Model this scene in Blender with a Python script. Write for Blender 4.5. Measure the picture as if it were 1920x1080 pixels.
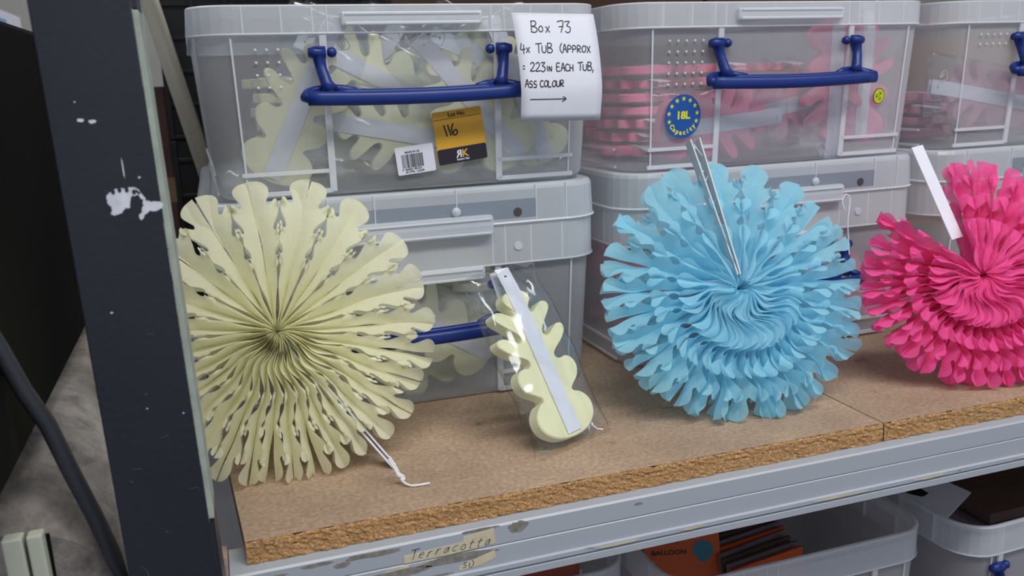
import bpy, bmesh, math, random
from math import sin, cos, pi, sqrt, radians as RAD
from mathutils import Vector as V, Matrix, noise
from mathutils.geometry import delaunay_2d_cdt
random.seed(7)
S = bpy.context.scene
C = S.collection
for o in list(bpy.data.objects): bpy.data.objects.remove(o)

# ---------------------------------------------------------------- camera, world, light, exposure
cam_d = bpy.data.cameras.new('camera'); cam = bpy.data.objects.new('camera', cam_d); C.objects.link(cam)
cam.location = (.0186, -.8199, .3177); cam.rotation_euler = (RAD(76.6755), RAD(1.9332), RAD(-18.849))
cam_d.sensor_width = 36; cam_d.lens = 1654.4*36/1920; cam_d.clip_start = .02
cam_d.dof.use_dof = True; cam_d.dof.focus_distance = .78; cam_d.dof.aperture_fstop = 9
S.camera = cam
w = bpy.data.worlds.new('world'); S.world = w; w.use_nodes = True
w.node_tree.nodes['Background'].inputs[0].default_value = (.80, .86, 1, 1)
w.node_tree.nodes['Background'].inputs[1].default_value = .5
def area(name, loc, target, size, sy, power, col):
    l = bpy.data.lights.new(name, 'AREA'); l.shape = 'RECTANGLE'; l.size = size; l.size_y = sy; l.energy = power; l.color = col
    o = bpy.data.objects.new(name, l); C.objects.link(o); o.location = loc
    o.rotation_euler = (V(target)-V(loc)).to_track_quat('-Z', 'Y').to_euler(); return o
area('ceiling_tube', (.35, -1.15, 1.75), (.4, -.1, .1), 1.5, .25, 26, (1, .97, .92))
area('ceiling_tube', (1.6, -1.5, 2.0), (.5, 0, .1), 1.5, .3, 15, (.95, .97, 1))
area('ceiling_tube', (.2, 2.0, 2.2), (-.1, .8, .1), 1.5, .3, 26, (1, .98, .95))
S.view_settings.view_transform = 'Standard'; S.view_settings.look = 'None'
S.view_settings.gamma = 1; S.view_settings.use_curve_mapping = False
S.view_settings.exposure = 0.0
S.cycles.transparent_max_bounces = 40
S.cycles.max_bounces = 10

# ---------------------------------------------------------------- helpers
def lin(r, g, b):
    f = lambda c: ((c/255+.055)/1.055)**2.4 if c > 10 else c/255/12.92
    return (f(r), f(g), f(b), 1)
def nodes(name):
    m = bpy.data.materials.new(name); m.use_nodes = True
    return m, m.node_tree.nodes, m.node_tree.links, m.node_tree.nodes['Principled BSDF']
def mat(name, col, rough=.5, noise_scale=0, var=.15, bump=0, bscale=None, spec=.5, stretch=None, metal=0, coat=0):
    m, n, l, p = nodes(name)
    p.inputs['Base Color'].default_value = col; p.inputs['Roughness'].default_value = rough
    p.inputs['Specular IOR Level'].default_value = spec; p.inputs['Metallic'].default_value = metal
    if coat: p.inputs['Coat Weight'].default_value = coat
    tc = n.new('ShaderNodeTexCoord'); mp = n.new('ShaderNodeMapping'); l.new(tc.outputs['Object'], mp.inputs[0])
    if stretch: mp.inputs['Scale'].default_value = stretch
    if noise_scale:
        t = n.new('ShaderNodeTexNoise'); t.inputs['Scale'].default_value = noise_scale; t.inputs['Detail'].default_value = 6
        l.new(mp.outputs[0], t.inputs['Vector'])
        r = n.new('ShaderNodeMapRange'); l.new(t.outputs['Fac'], r.inputs[0]); r.inputs[1].default_value = .3; r.inputs[2].default_value = .7
        r.inputs[3].default_value = 1-var; r.inputs[4].default_value = 1+var
        mx = n.new('ShaderNodeMix'); mx.data_type = 'RGBA'; mx.blend_type = 'MULTIPLY'; mx.inputs[0].default_value = 1
        mx.inputs[6].default_value = col; l.new(r.outputs[0], mx.inputs[7]); l.new(mx.outputs[2], p.inputs['Base Color'])
    if bump:
        t = n.new('ShaderNodeTexNoise'); t.inputs['Scale'].default_value = bscale or 60; t.inputs['Detail'].default_value = 5
        l.new(mp.outputs[0], t.inputs['Vector'])
        b = n.new('ShaderNodeBump'); b.inputs['Strength'].default_value = bump; b.inputs['Distance'].default_value = .002
        l.new(t.outputs['Fac'], b.inputs['Height']); l.new(b.outputs[0], p.inputs['Normal'])
    return m
def plastic(name, col, lo, hi, rough=.25, bump=.04):
    # frosted polypropylene: thin sheet, partly see-through, more opaque at grazing angles
    m, n, l, p = nodes(name)
    p.inputs['Base Color'].default_value = col; p.inputs['Roughness'].default_value = rough; p.inputs['Specular IOR Level'].default_value = .6
    tr = n.new('ShaderNodeBsdfTransparent'); mx = n.new('ShaderNodeMixShader')
    tl = n.new('ShaderNodeBsdfTranslucent'); tl.inputs[0].default_value = col; m2 = n.new('ShaderNodeMixShader'); m2.inputs[0].default_value = .3
    l.new(p.outputs[0], m2.inputs[1]); l.new(tl.outputs[0], m2.inputs[2])
    lw = n.new('ShaderNodeLayerWeight'); lw.inputs[0].default_value = .35
    r = n.new('ShaderNodeMapRange'); r.inputs[3].default_value = lo; r.inputs[4].default_value = hi
    l.new(lw.outputs['Facing'], r.inputs[0]); l.new(r.outputs[0], mx.inputs[0])
    l.new(tr.outputs[0], mx.inputs[1]); l.new(m2.outputs[0], mx.inputs[2])
    l.new(mx.outputs[0], n['Material Output'].inputs[0])
    t = n.new('ShaderNodeTexNoise'); t.inputs['Scale'].default_value = 25; tc = n.new('ShaderNodeTexCoord'); l.new(tc.outputs['Object'], t.inputs[0])
    b = n.new('ShaderNodeBump'); b.inputs['Strength'].default_value = bump; b.inputs['Distance'].default_value = .01
    l.new(t.outputs['Fac'], b.inputs['Height']); l.new(b.outputs[0], p.inputs['Normal'])
    return m
def tissue(name, col, trans=.56, thin=.16):
    m, n, l, p = nodes(name)
    p.inputs['Roughness'].default_value = .8; p.inputs['Specular IOR Level'].default_value = .2
    tc = n.new('ShaderNodeTexCoord'); t = n.new('ShaderNodeTexNoise'); t.inputs['Scale'].default_value = 55; t.inputs['Detail'].default_value = 6
    l.new(tc.outputs['Object'], t.inputs[0])
    f = n.new('ShaderNodeTexNoise'); f.inputs['Scale'].default_value = 900; l.new(tc.outputs['Object'], f.inputs[0])
    r = n.new('ShaderNodeMapRange'); l.new(f.outputs['Fac'], r.inputs[0]); r.inputs[3].default_value = .88; r.inputs[4].default_value = 1.1
    c = n.new('ShaderNodeMix'); c.data_type = 'RGBA'; c.blend_type = 'MULTIPLY'; c.inputs[0].default_value = 1; c.inputs[6].default_value = col
    l.new(r.outputs[0], c.inputs[7]); l.new(c.outputs[2], p.inputs['Base Color'])
    b = n.new('ShaderNodeBump'); b.inputs['Strength'].default_value = .5; b.inputs['Distance'].default_value = .003
    l.new(t.outputs['Fac'], b.inputs['Height']); l.new(b.outputs[0], p.inputs['Normal'])
    tl = n.new('ShaderNodeBsdfTranslucent'); l.new(c.outputs[2], tl.inputs[0]); l.new(b.outputs[0], tl.inputs['Normal'])
    mx = n.new('ShaderNodeMixShader'); mx.inputs[0].default_value = trans
    l.new(p.outputs[0], mx.inputs[1]); l.new(tl.outputs[0], mx.inputs[2])
    tr = n.new('ShaderNodeBsdfTransparent'); m3 = n.new('ShaderNodeMixShader'); m3.inputs[0].default_value = thin   # tissue weave lets a little light straight through
    l.new(mx.outputs[0], m3.inputs[1]); l.new(tr.outputs[0], m3.inputs[2]); l.new(m3.outputs[0], n['Material Output'].inputs[0])
    return m
def cello(name):
    m, n, l, p = nodes(name)
    tr = n.new('ShaderNodeBsdfTransparent'); tr.inputs[0].default_value = (.93, .95, .96, 1)
    g = n.new('ShaderNodeBsdfGlossy'); g.inputs['Roughness'].default_value = .12
    lw = n.new('ShaderNodeLayerWeight'); lw.inputs[0].default_value = .5
    pw = n.new('ShaderNodeMath'); pw.operation = 'POWER'; pw.inputs[1].default_value = 2.4; l.new(lw.outputs['Facing'], pw.inputs[0])
    a = n.new('ShaderNodeMath'); a.operation = 'MULTIPLY_ADD'; a.inputs[1].default_value = .8; a.inputs[2].default_value = .08
    mx = n.new('ShaderNodeMixShader'); l.new(pw.outputs[0], a.inputs[0]); l.new(a.outputs[0], mx.inputs[0])
    l.new(tr.outputs[0], mx.inputs[1]); l.new(g.outputs[0], mx.inputs[2]); l.new(mx.outputs[0], n['Material Output'].inputs[0])
    return m
M = dict(
 tub=plastic('frosted plastic', lin(226, 228, 234), .27, .93), rim=plastic('thick frosted plastic', lin(230, 235, 240), .60, .93, .18),
 rib=plastic('plastic rib', lin(234, 237, 242), .76, .93, .3), lid=plastic('lid plastic', lin(226, 233, 240), .64, .9, .2),
 base=plastic('plastic base', lin(205, 212, 220), .5, .7, .4),
 blue=mat('blue plastic', lin(20, 46, 118), .38, spec=.4, noise_scale=40, var=.05),
 cream=tissue('cream tissue', lin(254, 253, 229)), sky=tissue('light blue tissue', lin(184, 239, 254)), pink=tissue('hot pink tissue', lin(253, 104, 176), .35),
 creamp=mat('cream tissue block', lin(236, 234, 190), .85, 30, .06, .3, 80), pinkp=mat('pink tissue block', lin(240, 130, 165), .85, 30, .06, .3, 80),
 rosep=mat('mauve tissue block', lin(190, 125, 150), .85, 30, .08, .3, 80),
 card=mat('white card', lin(224, 226, 236), .6, 60, .03), cardgrey=mat('grey card edge', lin(196, 206, 212), .7, 60, .05),
 cel=cello('cellophane'), string=mat('white cord', lin(228, 228, 230), .8, bump=.4, bscale=900),
 post=mat('navy painted steel', lin(31, 33, 43), .42, 9, .22, .12, 300), postedge=mat('worn pale edge paint', lin(150, 160, 150), .6, 60, .2),
 chip=mat('white paint chip', lin(205, 208, 218), .8, 120, .15),
 paper=mat('white paper', lin(216, 219, 230), .75, 30, .015), ink=mat('black ink', lin(16, 16, 22), .6), inkgrey=mat('dark marker ink', lin(60, 58, 60), .7),
 amber=mat('amber card print', lin(214, 162, 50), .5, 20, .03), dark=mat('dark purple print', lin(40, 32, 44), .45), white=mat('white print', lin(222, 224, 232), .5),
 gold=mat('gold print', lin(214, 168, 90), .5), eublue=mat('blue sticker', lin(20, 82, 160), .4), yellow=mat('yellow print', lin(226, 218, 60), .5),
 green=mat('green yellow sticker', lin(196, 206, 40), .4), dgreen=mat('dark green print', lin(60, 84, 20), .5),
 tape=mat('aged masking tape', lin(198, 188, 160), .7, 70, .12), scuff=mat('glue residue', lin(128, 124, 116), .85, 220, .25),
 black=mat('matt black plastic', lin(9, 9, 10), .8, 12, .2, spec=.15), crate=mat('black crate plastic', lin(28, 29, 34), .45, 12, .2),
 tube=mat('dirty cream plastic tube', lin(168, 164, 148), .5, 14, .25, stretch=(1, 1, .3)), cable=mat('dark rubber', lin(46, 50, 58), .55),
 carton=mat('brown cardboard', lin(138, 112, 90), .85, 12, .1), peach=mat('peach card', lin(222, 186, 150), .8, 12, .1),
 wall=mat('pale wall paint', lin(150, 148, 144), .8, 3, .1), floor=mat('grey concrete', lin(110, 110, 112), .8, 4, .2),
 slat=mat('pale sage plastic', lin(176, 180, 164), .6, 20, .1), orange=mat('orange print', lin(190, 80, 14), .5), balloon=mat('teal print', lin(40, 110, 130), .5),
 browncard=mat('brown printed card', lin(84, 62, 54), .7, 20, .25, stretch=(1, 8, 1)), greycard=mat('mauve grey card', lin(120, 105, 112), .7, 20, .15), redcard=mat('brick red card', lin(170, 82, 62), .7),
)
# fleece
def fleece():
    m, n, l, p = nodes('grey fleece')
    p.inputs['Roughness'].default_value = 1; p.inputs['Sheen Weight'].default_value = .4
    tc = n.new('ShaderNodeTexCoord'); t = n.new('ShaderNodeTexNoise'); t.inputs['Scale'].default_value = 45; t.inputs['Detail'].default_value = 9; t.inputs['Roughness'].default_value = .7
    l.new(tc.outputs['Object'], t.inputs[0]); r = n.new('ShaderNodeValToRGB'); l.new(t.outputs['Fac'], r.inputs[0])
    r.color_ramp.elements[0].position = .35; r.color_ramp.elements[0].color = lin(98, 92, 88); r.color_ramp.elements[1].position = .6; r.color_ramp.elements[1].color = lin(158, 150, 144)
    l.new(r.outputs[0], p.inputs['Base Color'])
    b = n.new('ShaderNodeBump'); b.inputs['Strength'].default_value = .7; b.inputs['Distance'].default_value = .004; l.new(t.outputs['Fac'], b.inputs['Height']); l.new(b.outputs[0], p.inputs['Normal'])
    return m
M['fleece'] = fleece()
def boardmat(name, edge):
    m, n, l, p = nodes(name); p.inputs['Roughness'].default_value = .85
    tc = n.new('ShaderNodeTexCoord'); mp = n.new('ShaderNodeMapping'); l.new(tc.outputs['Object'], mp.inputs[0])
    t = n.new('ShaderNodeTexNoise'); t.inputs['Detail'].default_value = 8; t.inputs['Roughness'].default_value = .65
    if edge: mp.inputs['Scale'].default_value = (1, 1, 2.2)
    t.inputs['Scale'].default_value = 560 if edge else 6; l.new(mp.outputs[0], t.inputs[0])
    r = n.new('ShaderNodeValToRGB'); l.new(t.outputs['Fac'], r.inputs[0]); e = r.color_ramp.elements
    if edge:
        e[0].position = .33; e[0].color = lin(128, 90, 52); e[1].position = .68; e[1].color = lin(226, 188, 134)
        k = e.new(.5); k.color = lin(180, 136, 86)
    else:
        e[0].position = .3; e[0].color = lin(146, 122, 102); e[1].position = .7; e[1].color = lin(186, 160, 134)
    f = n.new('ShaderNodeTexNoise'); f.inputs['Scale'].default_value = 260 if not edge else 500; f.inputs['Detail'].default_value = 5; l.new(mp.outputs[0], f.inputs[0])
    g = n.new('ShaderNodeMapRange'); g.inputs[1].default_value = .35; g.inputs[2].default_value = .65; g.inputs[3].default_value = .80; g.inputs[4].default_value = 1.15; l.new(f.outputs['Fac'], g.inputs[0])
    c = n.new('ShaderNodeMix'); c.data_type = 'RGBA'; c.blend_type = 'MULTIPLY'; c.inputs[0].default_value = 1; l.new(r.outputs[0], c.inputs[6]); l.new(g.outputs[0], c.inputs[7])
    if not edge:   # dark stains
        v = n.new('ShaderNodeTexNoise'); v.inputs['Scale'].default_value = 23; v.inputs['Detail'].default_value = 3; l.new(mp.outputs[0], v.inputs[0])
        q = n.new('ShaderNodeMapRange'); q.inputs[1].default_value = .27; q.inputs[2].default_value = .34; q.inputs[3].default_value = .62; q.inputs[4].default_value = 1; l.new(v.outputs['Fac'], q.inputs[0])
        c2 = n.new('ShaderNodeMix'); c2.data_type = 'RGBA'; c2.blend_type = 'MULTIPLY'; c2.inputs[0].default_value = 1; l.new(c.outputs[2], c2.inputs[6]); l.new(q.outputs[0], c2.inputs[7]); c = c2
    l.new(c.outputs[2], p.inputs['Base Color'])
    b = n.new('ShaderNodeBump'); b.inputs['Strength'].default_value = .6 if edge else .2; b.inputs['Distance'].default_value = .002; l.new((t if edge else f).outputs['Fac'], b.inputs['Height']); l.new(b.outputs[0], p.inputs['Normal'])
    return m
M['board'] = boardmat('worn hardboard top', False); M['boardedge'] = boardmat('chipboard edge', True)
def beammat():
    m, n, l, p = nodes('blue grey painted steel'); p.inputs['Roughness'].default_value = .4
    tc = n.new('ShaderNodeTexCoord'); mp = n.new('ShaderNodeMapping'); mp.inputs['Scale'].default_value = (1, 1, 3); l.new(tc.outputs['Object'], mp.inputs[0])
    t = n.new('ShaderNodeTexNoise'); t.inputs['Scale'].default_value = 26; t.inputs['Detail'].default_value = 9; t.inputs['Roughness'].default_value = .75; l.new(mp.outputs[0], t.inputs[0])
    r = n.new('ShaderNodeValToRGB'); l.new(t.outputs['Fac'], r.inputs[0]); e = r.color_ramp.elements
    e[0].position = .3; e[0].color = lin(120, 112, 104); e[1].position = .36; e[1].color = lin(166, 172, 180); l.new(r.outputs[0], p.inputs['Base Color'])
    return m
M['beam'] = beammat()

class MB:
    def __init__(s): s.v = []; s.f = []
    def add(s, vs, fs):
        o = len(s.v); s.v += [tuple(x) for x in vs]; s.f += [tuple(i+o for i in f) for f in fs]; return s
    def box(s, a, b, T=None):
        x0, y0, z0 = a; x1, y1, z1 = b
        vs = [(x, y, z) for z in (z0, z1) for y in (y0, y1) for x in (x0, x1)]
        if T: vs = [T(*q) for q in vs]
        return s.add(vs, [(0, 2, 3, 1), (4, 5, 7, 6), (0, 1, 5, 4), (2, 6, 7, 3), (0, 4, 6, 2), (1, 3, 7, 5)])
    def tube(s, pts, r, n=10, ell=1, cap=True):
        pts = [V(q) for q in pts]; R_ = r if isinstance(r, (list, tuple)) else [r]*len(pts); up = V((0, 0, 1)); rings = []
        for i, q in enumerate(pts):
            d = (pts[min(i+1, len(pts)-1)]-pts[max(i-1, 0)]).normalized()
            a = up.cross(d)
            if a.length < .2: a = V((0, 1, 0)).cross(d)
            a.normalize(); b = d.cross(a)
            rings.append([q+a*cos(2*pi*k/n)*R_[i]+b*sin(2*pi*k/n)*R_[i]*ell for k in range(n)])
        fs = [(i*n+k, i*n+(k+1) % n, (i+1)*n+(k+1) % n, (i+1)*n+k) for i in range(len(pts)-1) for k in range(n)]
        if cap: fs += [tuple(range(n))[::-1], tuple((len(pts)-1)*n+k for k in range(n))]
        return s.add([x for g in rings for x in g], fs)
    def obj(s, name, m, parent=None, smooth=False, bevel=0, loc=None):
        me = bpy.data.meshes.new(name); me.from_pydata(s.v, [], s.f); me.update()
        bm = bmesh.new(); bm.from_mesh(me); bmesh.ops.recalc_face_normals(bm, faces=bm.faces); bm.to_mesh(me); bm.free()
        for mm in (m if isinstance(m, list) else [m]): me.materials.append(mm)
        if smooth: me.polygons.foreach_set('use_smooth', [True]*len(me.polygons))
        o = bpy.data.objects.new(name, me); C.objects.link(o)
        if parent: o.parent = parent
        if loc: o.location = loc
        if bevel:
            b = o.modifiers.new('bevel', 'BEVEL'); b.width = bevel; b.segments = 2; b.limit_method = 'ANGLE'; b.angle_limit = .7
        return o
def tag(o, label=None, cat=None, group=None, kind=None):
    for k, x in (('label', label), ('category', cat), ('group', group), ('kind', kind)):
        if x: o[k] = x
    return o
def thing(name, label, cat, loc=(0, 0, 0), rot=(0, 0, 0), group=None):
    o = bpy.data.objects.new(name, None); o.empty_display_size = .02; C.objects.link(o); o.location = loc; o.rotation_euler = rot
    return tag(o, label, cat, group)
def dup(o, parent=None):
    c = o.copy(); C.objects.link(c)
    if parent: c.parent = parent
    for ch in [x for x in o.children]: dup(ch, c)
    return c
def catmull(P, k=6, closed=False):
    out = []; n = len(P)
    for i in range(n if closed else n-1):
        g = lambda j: V(P[j % n]) if closed else V(P[max(0, min(n-1, j))])
        a, b, c, d = g(i-1), g(i), g(i+1), g(i+2)
        for t in range(k):
            t /= k; out.append(.5*((2*b)+(c-a)*t+(2*a-5*b+4*c-d)*t*t+(3*b-a-3*c+d)*t**3))
    if not closed: out.append(V(P[-1]))
    return out

# ---------------------------------------------------------------- writing
GL = {  # hand lettering, unit box, list of strokes
 'B': [[(0, 0), (.05, 1)], [(0, 1), (.45, 1), (.6, .8), (.4, .58), (.08, .52), (.5, .45), (.68, .22), (.45, 0), (-.02, .02)]],
 'o': [[(.3, .62), (.05, .4), (.05, .12), (.3, 0), (.55, .15), (.52, .5), (.3, .62)]],
 'x': [[(0, .6), (.5, 0)], [(.52, .65), (-.02, -.02)]],
 '7': [[(-.05, .95), (.65, 1), (.3, 0)], [(.1, .5), (.6, .52)]],
 '3': [[(0, .95), (.55, .98), (.2, .6), (.55, .45), (.55, .12), (.25, -.05), (-.02, .08)]],
 '4': [[(.1, 1), (0, .35), (.6, .4)], [(.42, .85), (.38, -.1)]],
 'T': [[(-.1, .95), (.75, 1.02)], [(.32, .98), (.3, 0)]],
 'U': [[(0, .75), (.02, .15), (.3, 0), (.55, .2), (.58, .78)]],
 '(': [[(.3, 1.1), (.02, .7), (.02, .25), (.3, -.1)]],
 ')': [[(0, 1.05), (.35, .7), (.3, .1), (-.2, -.15)]],
 'A': [[(0, 0), (.3, 1), (.6, 0)], [(.1, .38), (.52, .38)]],
 'P': [[(0, 0), (.03, .8), (.45, .78), (.5, .45), (.05, .38)]],
 'R': [[(0, 0), (.03, .8), (.45, .78), (.48, .45), (.05, .38), (.55, 0)]],
 'O': [[(.3, .8), (.02, .5), (.05, .1), (.35, 0), (.6, .3), (.55, .7), (.3, .8)]],
 'X': [[(0, .8), (.55, 0)], [(.55, .8), (0, 0)]],
 '=': [[(0, .62), (.25, .62)], [(0, .3), (.25, .3)]],
 '2': [[(0, .8), (.3, 1), (.55, .8), (.4, .45), (0, .02), (.65, .05)]],
 'I': [[(.15, .7), (.15, 0)]],
 'N': [[(0, 0), (.02, .7), (.45, 0), (.5, .72)]],
 'E': [[(.5, .95), (0, .92), (0, 0), (.55, .02)], [(0, .5), (.42, .5)]],
 'C': [[(.55, .75), (.2, .82), (0, .4), (.2, 0), (.6, .05)]],
 'H': [[(0, .8), (0, 0)], [(.5, .8), (.5, 0)], [(0, .4), (.5, .4)]],
 ',': [[(.15, .1), (.02, -.25)]],
 'S': [[(.5, .8), (.15, .8), (.05, .5), (.45, .38), (.45, .05), (0, 0)]],
 'L': [[(.02, .8), (0, 0), (.5, .03)]],
 'K': [[(0, .85), (0, 0)], [(.5, .85), (.05, .4), (.6, 0)]],
 '1': [[(.2, 1), (.3, 0)]], '6': [[(.4, 1.05), (.1, .6), (.12, .12), (.4, 0), (.65, .2), (.6, .45), (.35, .42), (.2, .2)]],
 'e': [[(.05, .35), (.5, .4), (.35, .65), (.05, .5), (.05, .1), (.5, .05)]], 'r': [[(0, 0), (.1, .6)], [(.06, .35), (.25, .6), (.5, .6)]],
 'a': [[(.5, .6), (.15, .55), (0, .2), (.2, 0), (.5, .55), (.52, 0)]], 'c': [[(.5, .6), (.15, .5), (.02, .2), (.2, 0), (.5, .05)]],
 't': [[(.25, .95), (.15, .1), (.35, 0)], [(-.05, .6), (.5, .66)]],
 '>': [[(0, .5), (8.2, .56)], [(7.5, .95), (8.25, .56), (7.4, .1)]],
}
def ribbon(mb, pts, wd, T, z=0):
    pts = [V((a, b)) for a, b in pts]
    if len(pts) > 2: pts = [V((q[0], q[1])) for q in catmull([(q[0], q[1], 0) for q in pts], 4)]
    sub = [pts[0]]
    for a, b in zip(pts, pts[1:]):
        k = max(1, int((b-a).length/.003)); sub += [a+(b-a)*(j+1)/k for j in range(k)]
    pts = sub
    for i in range(len(pts)-1):
        a, b = pts[i], pts[i+1]; d = b-a
        if d.length < 1e-9: continue
        d.normalize(); nn = V((-d.y, d.x))*wd/2; a2 = a-d*wd*.25; b2 = b+d*wd*.25
        q = [a2+nn, a2-nn, b2-nn, b2+nn]
        mb.add([T(k[0], k[1], z+i*1e-6) for k in q], [(0, 1, 2, 3)])
def handwrite(name, text, x, y, hgt, T, m, parent, wd=None, adv=.78, sl=.08, jit=.03):
    mb = MB(); cx = x; rnd = random.Random(len(text)*7+1)
    for ch in text:
        if ch == ' ': cx += hgt*.55; continue
        ex = rnd.uniform(-jit, jit)*hgt
        small = .86 if ch.islower() else 1
        for st in GL[ch]: ribbon(mb, [(cx+hgt*(a*.85*small+b*sl), y+ex+hgt*b*small) for a, b in st], wd or hgt*.13, T)
        cx += hgt*(adv if ch not in 'I1=,(' else adv*.58)
    return mb.obj(name, m, parent)
def printed(name, text, size, m, parent, T, x, y, align='CENTER', bold=0, sx=1, rot=0, mirror=False):
    cu = bpy.data.curves.new('t', 'FONT'); cu.body = text; cu.size = size; cu.align_x = align; cu.offset = bold; cu.resolution_u = 3
    ob = bpy.data.objects.new('t', cu); C.objects.link(ob); bpy.context.view_layer.update()
    me = bpy.data.meshes.new_from_object(ob); bpy.data.objects.remove(ob)
    for vv in me.vertices:
        a, b = vv.co.x*sx*(-1 if mirror else 1), vv.co.y; vv.co = T(x+a*cos(rot)-b*sin(rot), y+a*sin(rot)+b*cos(rot), .0001)
    me.materials.clear(); me.materials.append(m); me.name = name
    o = bpy.data.objects.new(name, me); C.objects.link(o); o.parent = parent; return o
def flat(name, pts, m, parent, T, th=.0003, z=0):
    n = len(pts); mb = MB(); mb.add([T(a, b, z) for a, b in pts]+[T(a, b, z-th) for a, b in pts], [tuple(range(n)), tuple(range(2*n-1, n-1, -1))]+[(i, (i+1) % n, n+(i+1) % n, n+i) for i in range(n)])
    return mb.obj(name, m, parent)
def rrect(x0, y0, x1, y1, r, k=4):
    out = []
    for cx, cy, a0 in ((x1-r, y0+r, -90), (x1-r, y1-r, 0), (x0+r, y1-r, 90), (x0+r, y0+r, 180)):
        out += [(cx+r*cos(RAD(a0+90*i/k)), cy+r*sin(RAD(a0+90*i/k))) for i in range(k+1)]
    return out
def frame(O, r, u):
    O, r, u = V(O), V(r).normalized(), V(u); u = (u-r*u.dot(r)).normalized(); nn = r.cross(u)
    return lambda a, b, c=0: O+r*a+u*b+nn*c

# ---------------------------------------------------------------- setting
def struct(o): o['kind'] = 'structure'; return o
struct(MB().box((-4, -4, -1.2), (5, 5, -1.15)).obj('floor', M['floor']))
struct(MB().box((-4, 2.6, -1.15), (5, 2.7, 2.6)).obj('wall_back', M['wall']))
BY = -.2095
def board(x0, x1, skew, label, seed):
    t = thing('chipboard_shelf', label, 'shelf board', (x0, BY, 0)); L = x1-x0
    vs = [(skew, 0, 0), (L, 0, 0), (L, .74, 0), (-.03 if skew else 0, .74, 0)]
    MB().add([V(q) for q in vs]+[V(q)-V((0, 0, .0178)) for q in vs], [(0, 1, 2, 3), (7, 6, 5, 4), (1, 5, 6, 2), (2, 6, 7, 3), (0, 3, 7, 4)]).obj('board_panel', M['board'], t)
    nx, nz = int((L-skew)/.0022), 9; mb = MB(); vs = []
    for j in range(nz+1):
        for i in range(nx+1):
            x = skew+(L-skew)*i/nx; z = -.0178*j/nz
            d = noise.noise(V((x*240, z*420, seed)))*.0013+noise.noise(V((x*60, z*60, seed)))*.001
            e = min(j, 1); y = -.0012-d*1.1
            if j == 0: y = min(0, y+.001); z -= max(0, noise.noise(V((x*90, 5, seed))))*.0012
            vs.append((x, y, z))
    mb.add(vs, [(j*(nx+1)+i, j*(nx+1)+i+1, (j+1)*(nx+1)+i+1, (j+1)*(nx+1)+i) for j in range(nz) for i in range(nx)])
    mb.obj('rough_edge', M['boardedge'], t)
    return t
board(0, .574, .0125, 'brown chipboard shelf board with crumbly front edge under the cream rosette', 1)
board(.5755, 1.9, 0, 'brown chipboard shelf board starting right of the light blue rosette', 4)
# beam
bt = thing('shelf_beam', 'blue grey steel shelf beam with old tape and scuffs along the front', 'shelf beam', (0, -.212, -.0182))
prof = [(.03, -.002), (.03, 0), (-.009, 0), (-.0105, -.0015), (-.0105, -.0165), (-.0095, -.0175), (-.0105, -.0185), (-.0105, -.034), (-.0125, -.0350), (-.0125, -.0385), (-.0100, -.0396), (-.0100, -.0402), (-.0125, -.0410), (-.0125, -.0465), (-.0110, -.0475), (.03, -.0475)]
mb = MB(); n = len(prof)
xs = [.0, 1.9]
mb.add([(x, a, b) for x in xs for a, b in prof], [(k, (k+1) % n, n+(k+1) % n, n+k) for k in range(n)]+[tuple(range(n)), tuple(range(n, 2*n))])
mb.obj('beam_section', M['beam'], bt)
mb = MB().box((-.0075, -.019, -.058), (-.0005, .028, .006)); mb.obj('end_plate', mat('rusty steel', lin(150, 130, 118), .6, 90, .5, .5, 200), bt, bevel=.0015)
Tb = lambda a, b, c=0: V((a, -.0108-max(0, min(1, (-.034-b)/.001))*.0022-c, b))
flat('masking_tape', [(.124, -.0105), (.17, -.0085), (.171, -.0045), (.1955, -.0015), (.1965, -.015), (.16, -.0168), (.124, -.0168)], M['tape'], bt, Tb)
handwrite('handwriting', 'Terracotta', .1285, -.0148, .0082, Tb, M['inkgrey'], bt, .0006, .8, .35)
flat('masking_tape', [(.166, -.0285), (.18, -.0245), (.1955, -.0205), (.1965, -.027), (.185, -.031), (.166, -.0325)], M['tape'], bt, Tb)
handwrite('handwriting', 'SI)', .1695, -.0305, .005, Tb, M['inkgrey'], bt, .0006, .8, .2)
flat('tape_remnant', [(.108, -.0215), (.128, -.0205), (.1275, -.0185), (.112, -.0195)], M['tape'], bt, Tb)
rnd = random.Random(3)
def blob(cx, cz, rx, rz, name, m, parent, T, n=18, th=.0002):
    ph = rnd.random()*9
    flat(name, [(cx+rx*cos(2*pi*k/n)*(1+.35*noise.noise(V((cos(2*pi*k/n)*2, sin(2*pi*k/n)*2, ph)))), cz+rz*sin(2*pi*k/n)*(1+.6*noise.noise(V((cos(2*pi*k/n)*2, sin(2*pi*k/n)*2, ph+4))))) for k in range(n)], m, parent, T, th)
for cx, cz, rx, rz in ((.2155, -.0045, .008, .0045), (.185, -.0012, .016, .0012), (.10, -.004, .022, .0022), (.06, -.0035, .012, .0015), (.115, -.024, .03, .0035), (.165, -.0215, .03, .0032), (.15, -.0325, .012, .001), (.32, -.006, .004, .001), (.03, -.006, .008, .001), (.078, -.0075, .006, .002)):
    blob(cx, cz, rx, rz, 'residue_patch', M['scuff'], bt, lambda a, b, c=0: Tb(a, b, c-.0001))
for cx, rx in ((.30, .02), (.37, .012), (.52, .03), (.62, .02), (.75, .03), (.86, .02)):
    blob(cx, -.0368, rx, .0010, 'tape_remnant', M['tape'], bt, lambda a, b, c=0: Tb(a, b, c))
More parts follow.
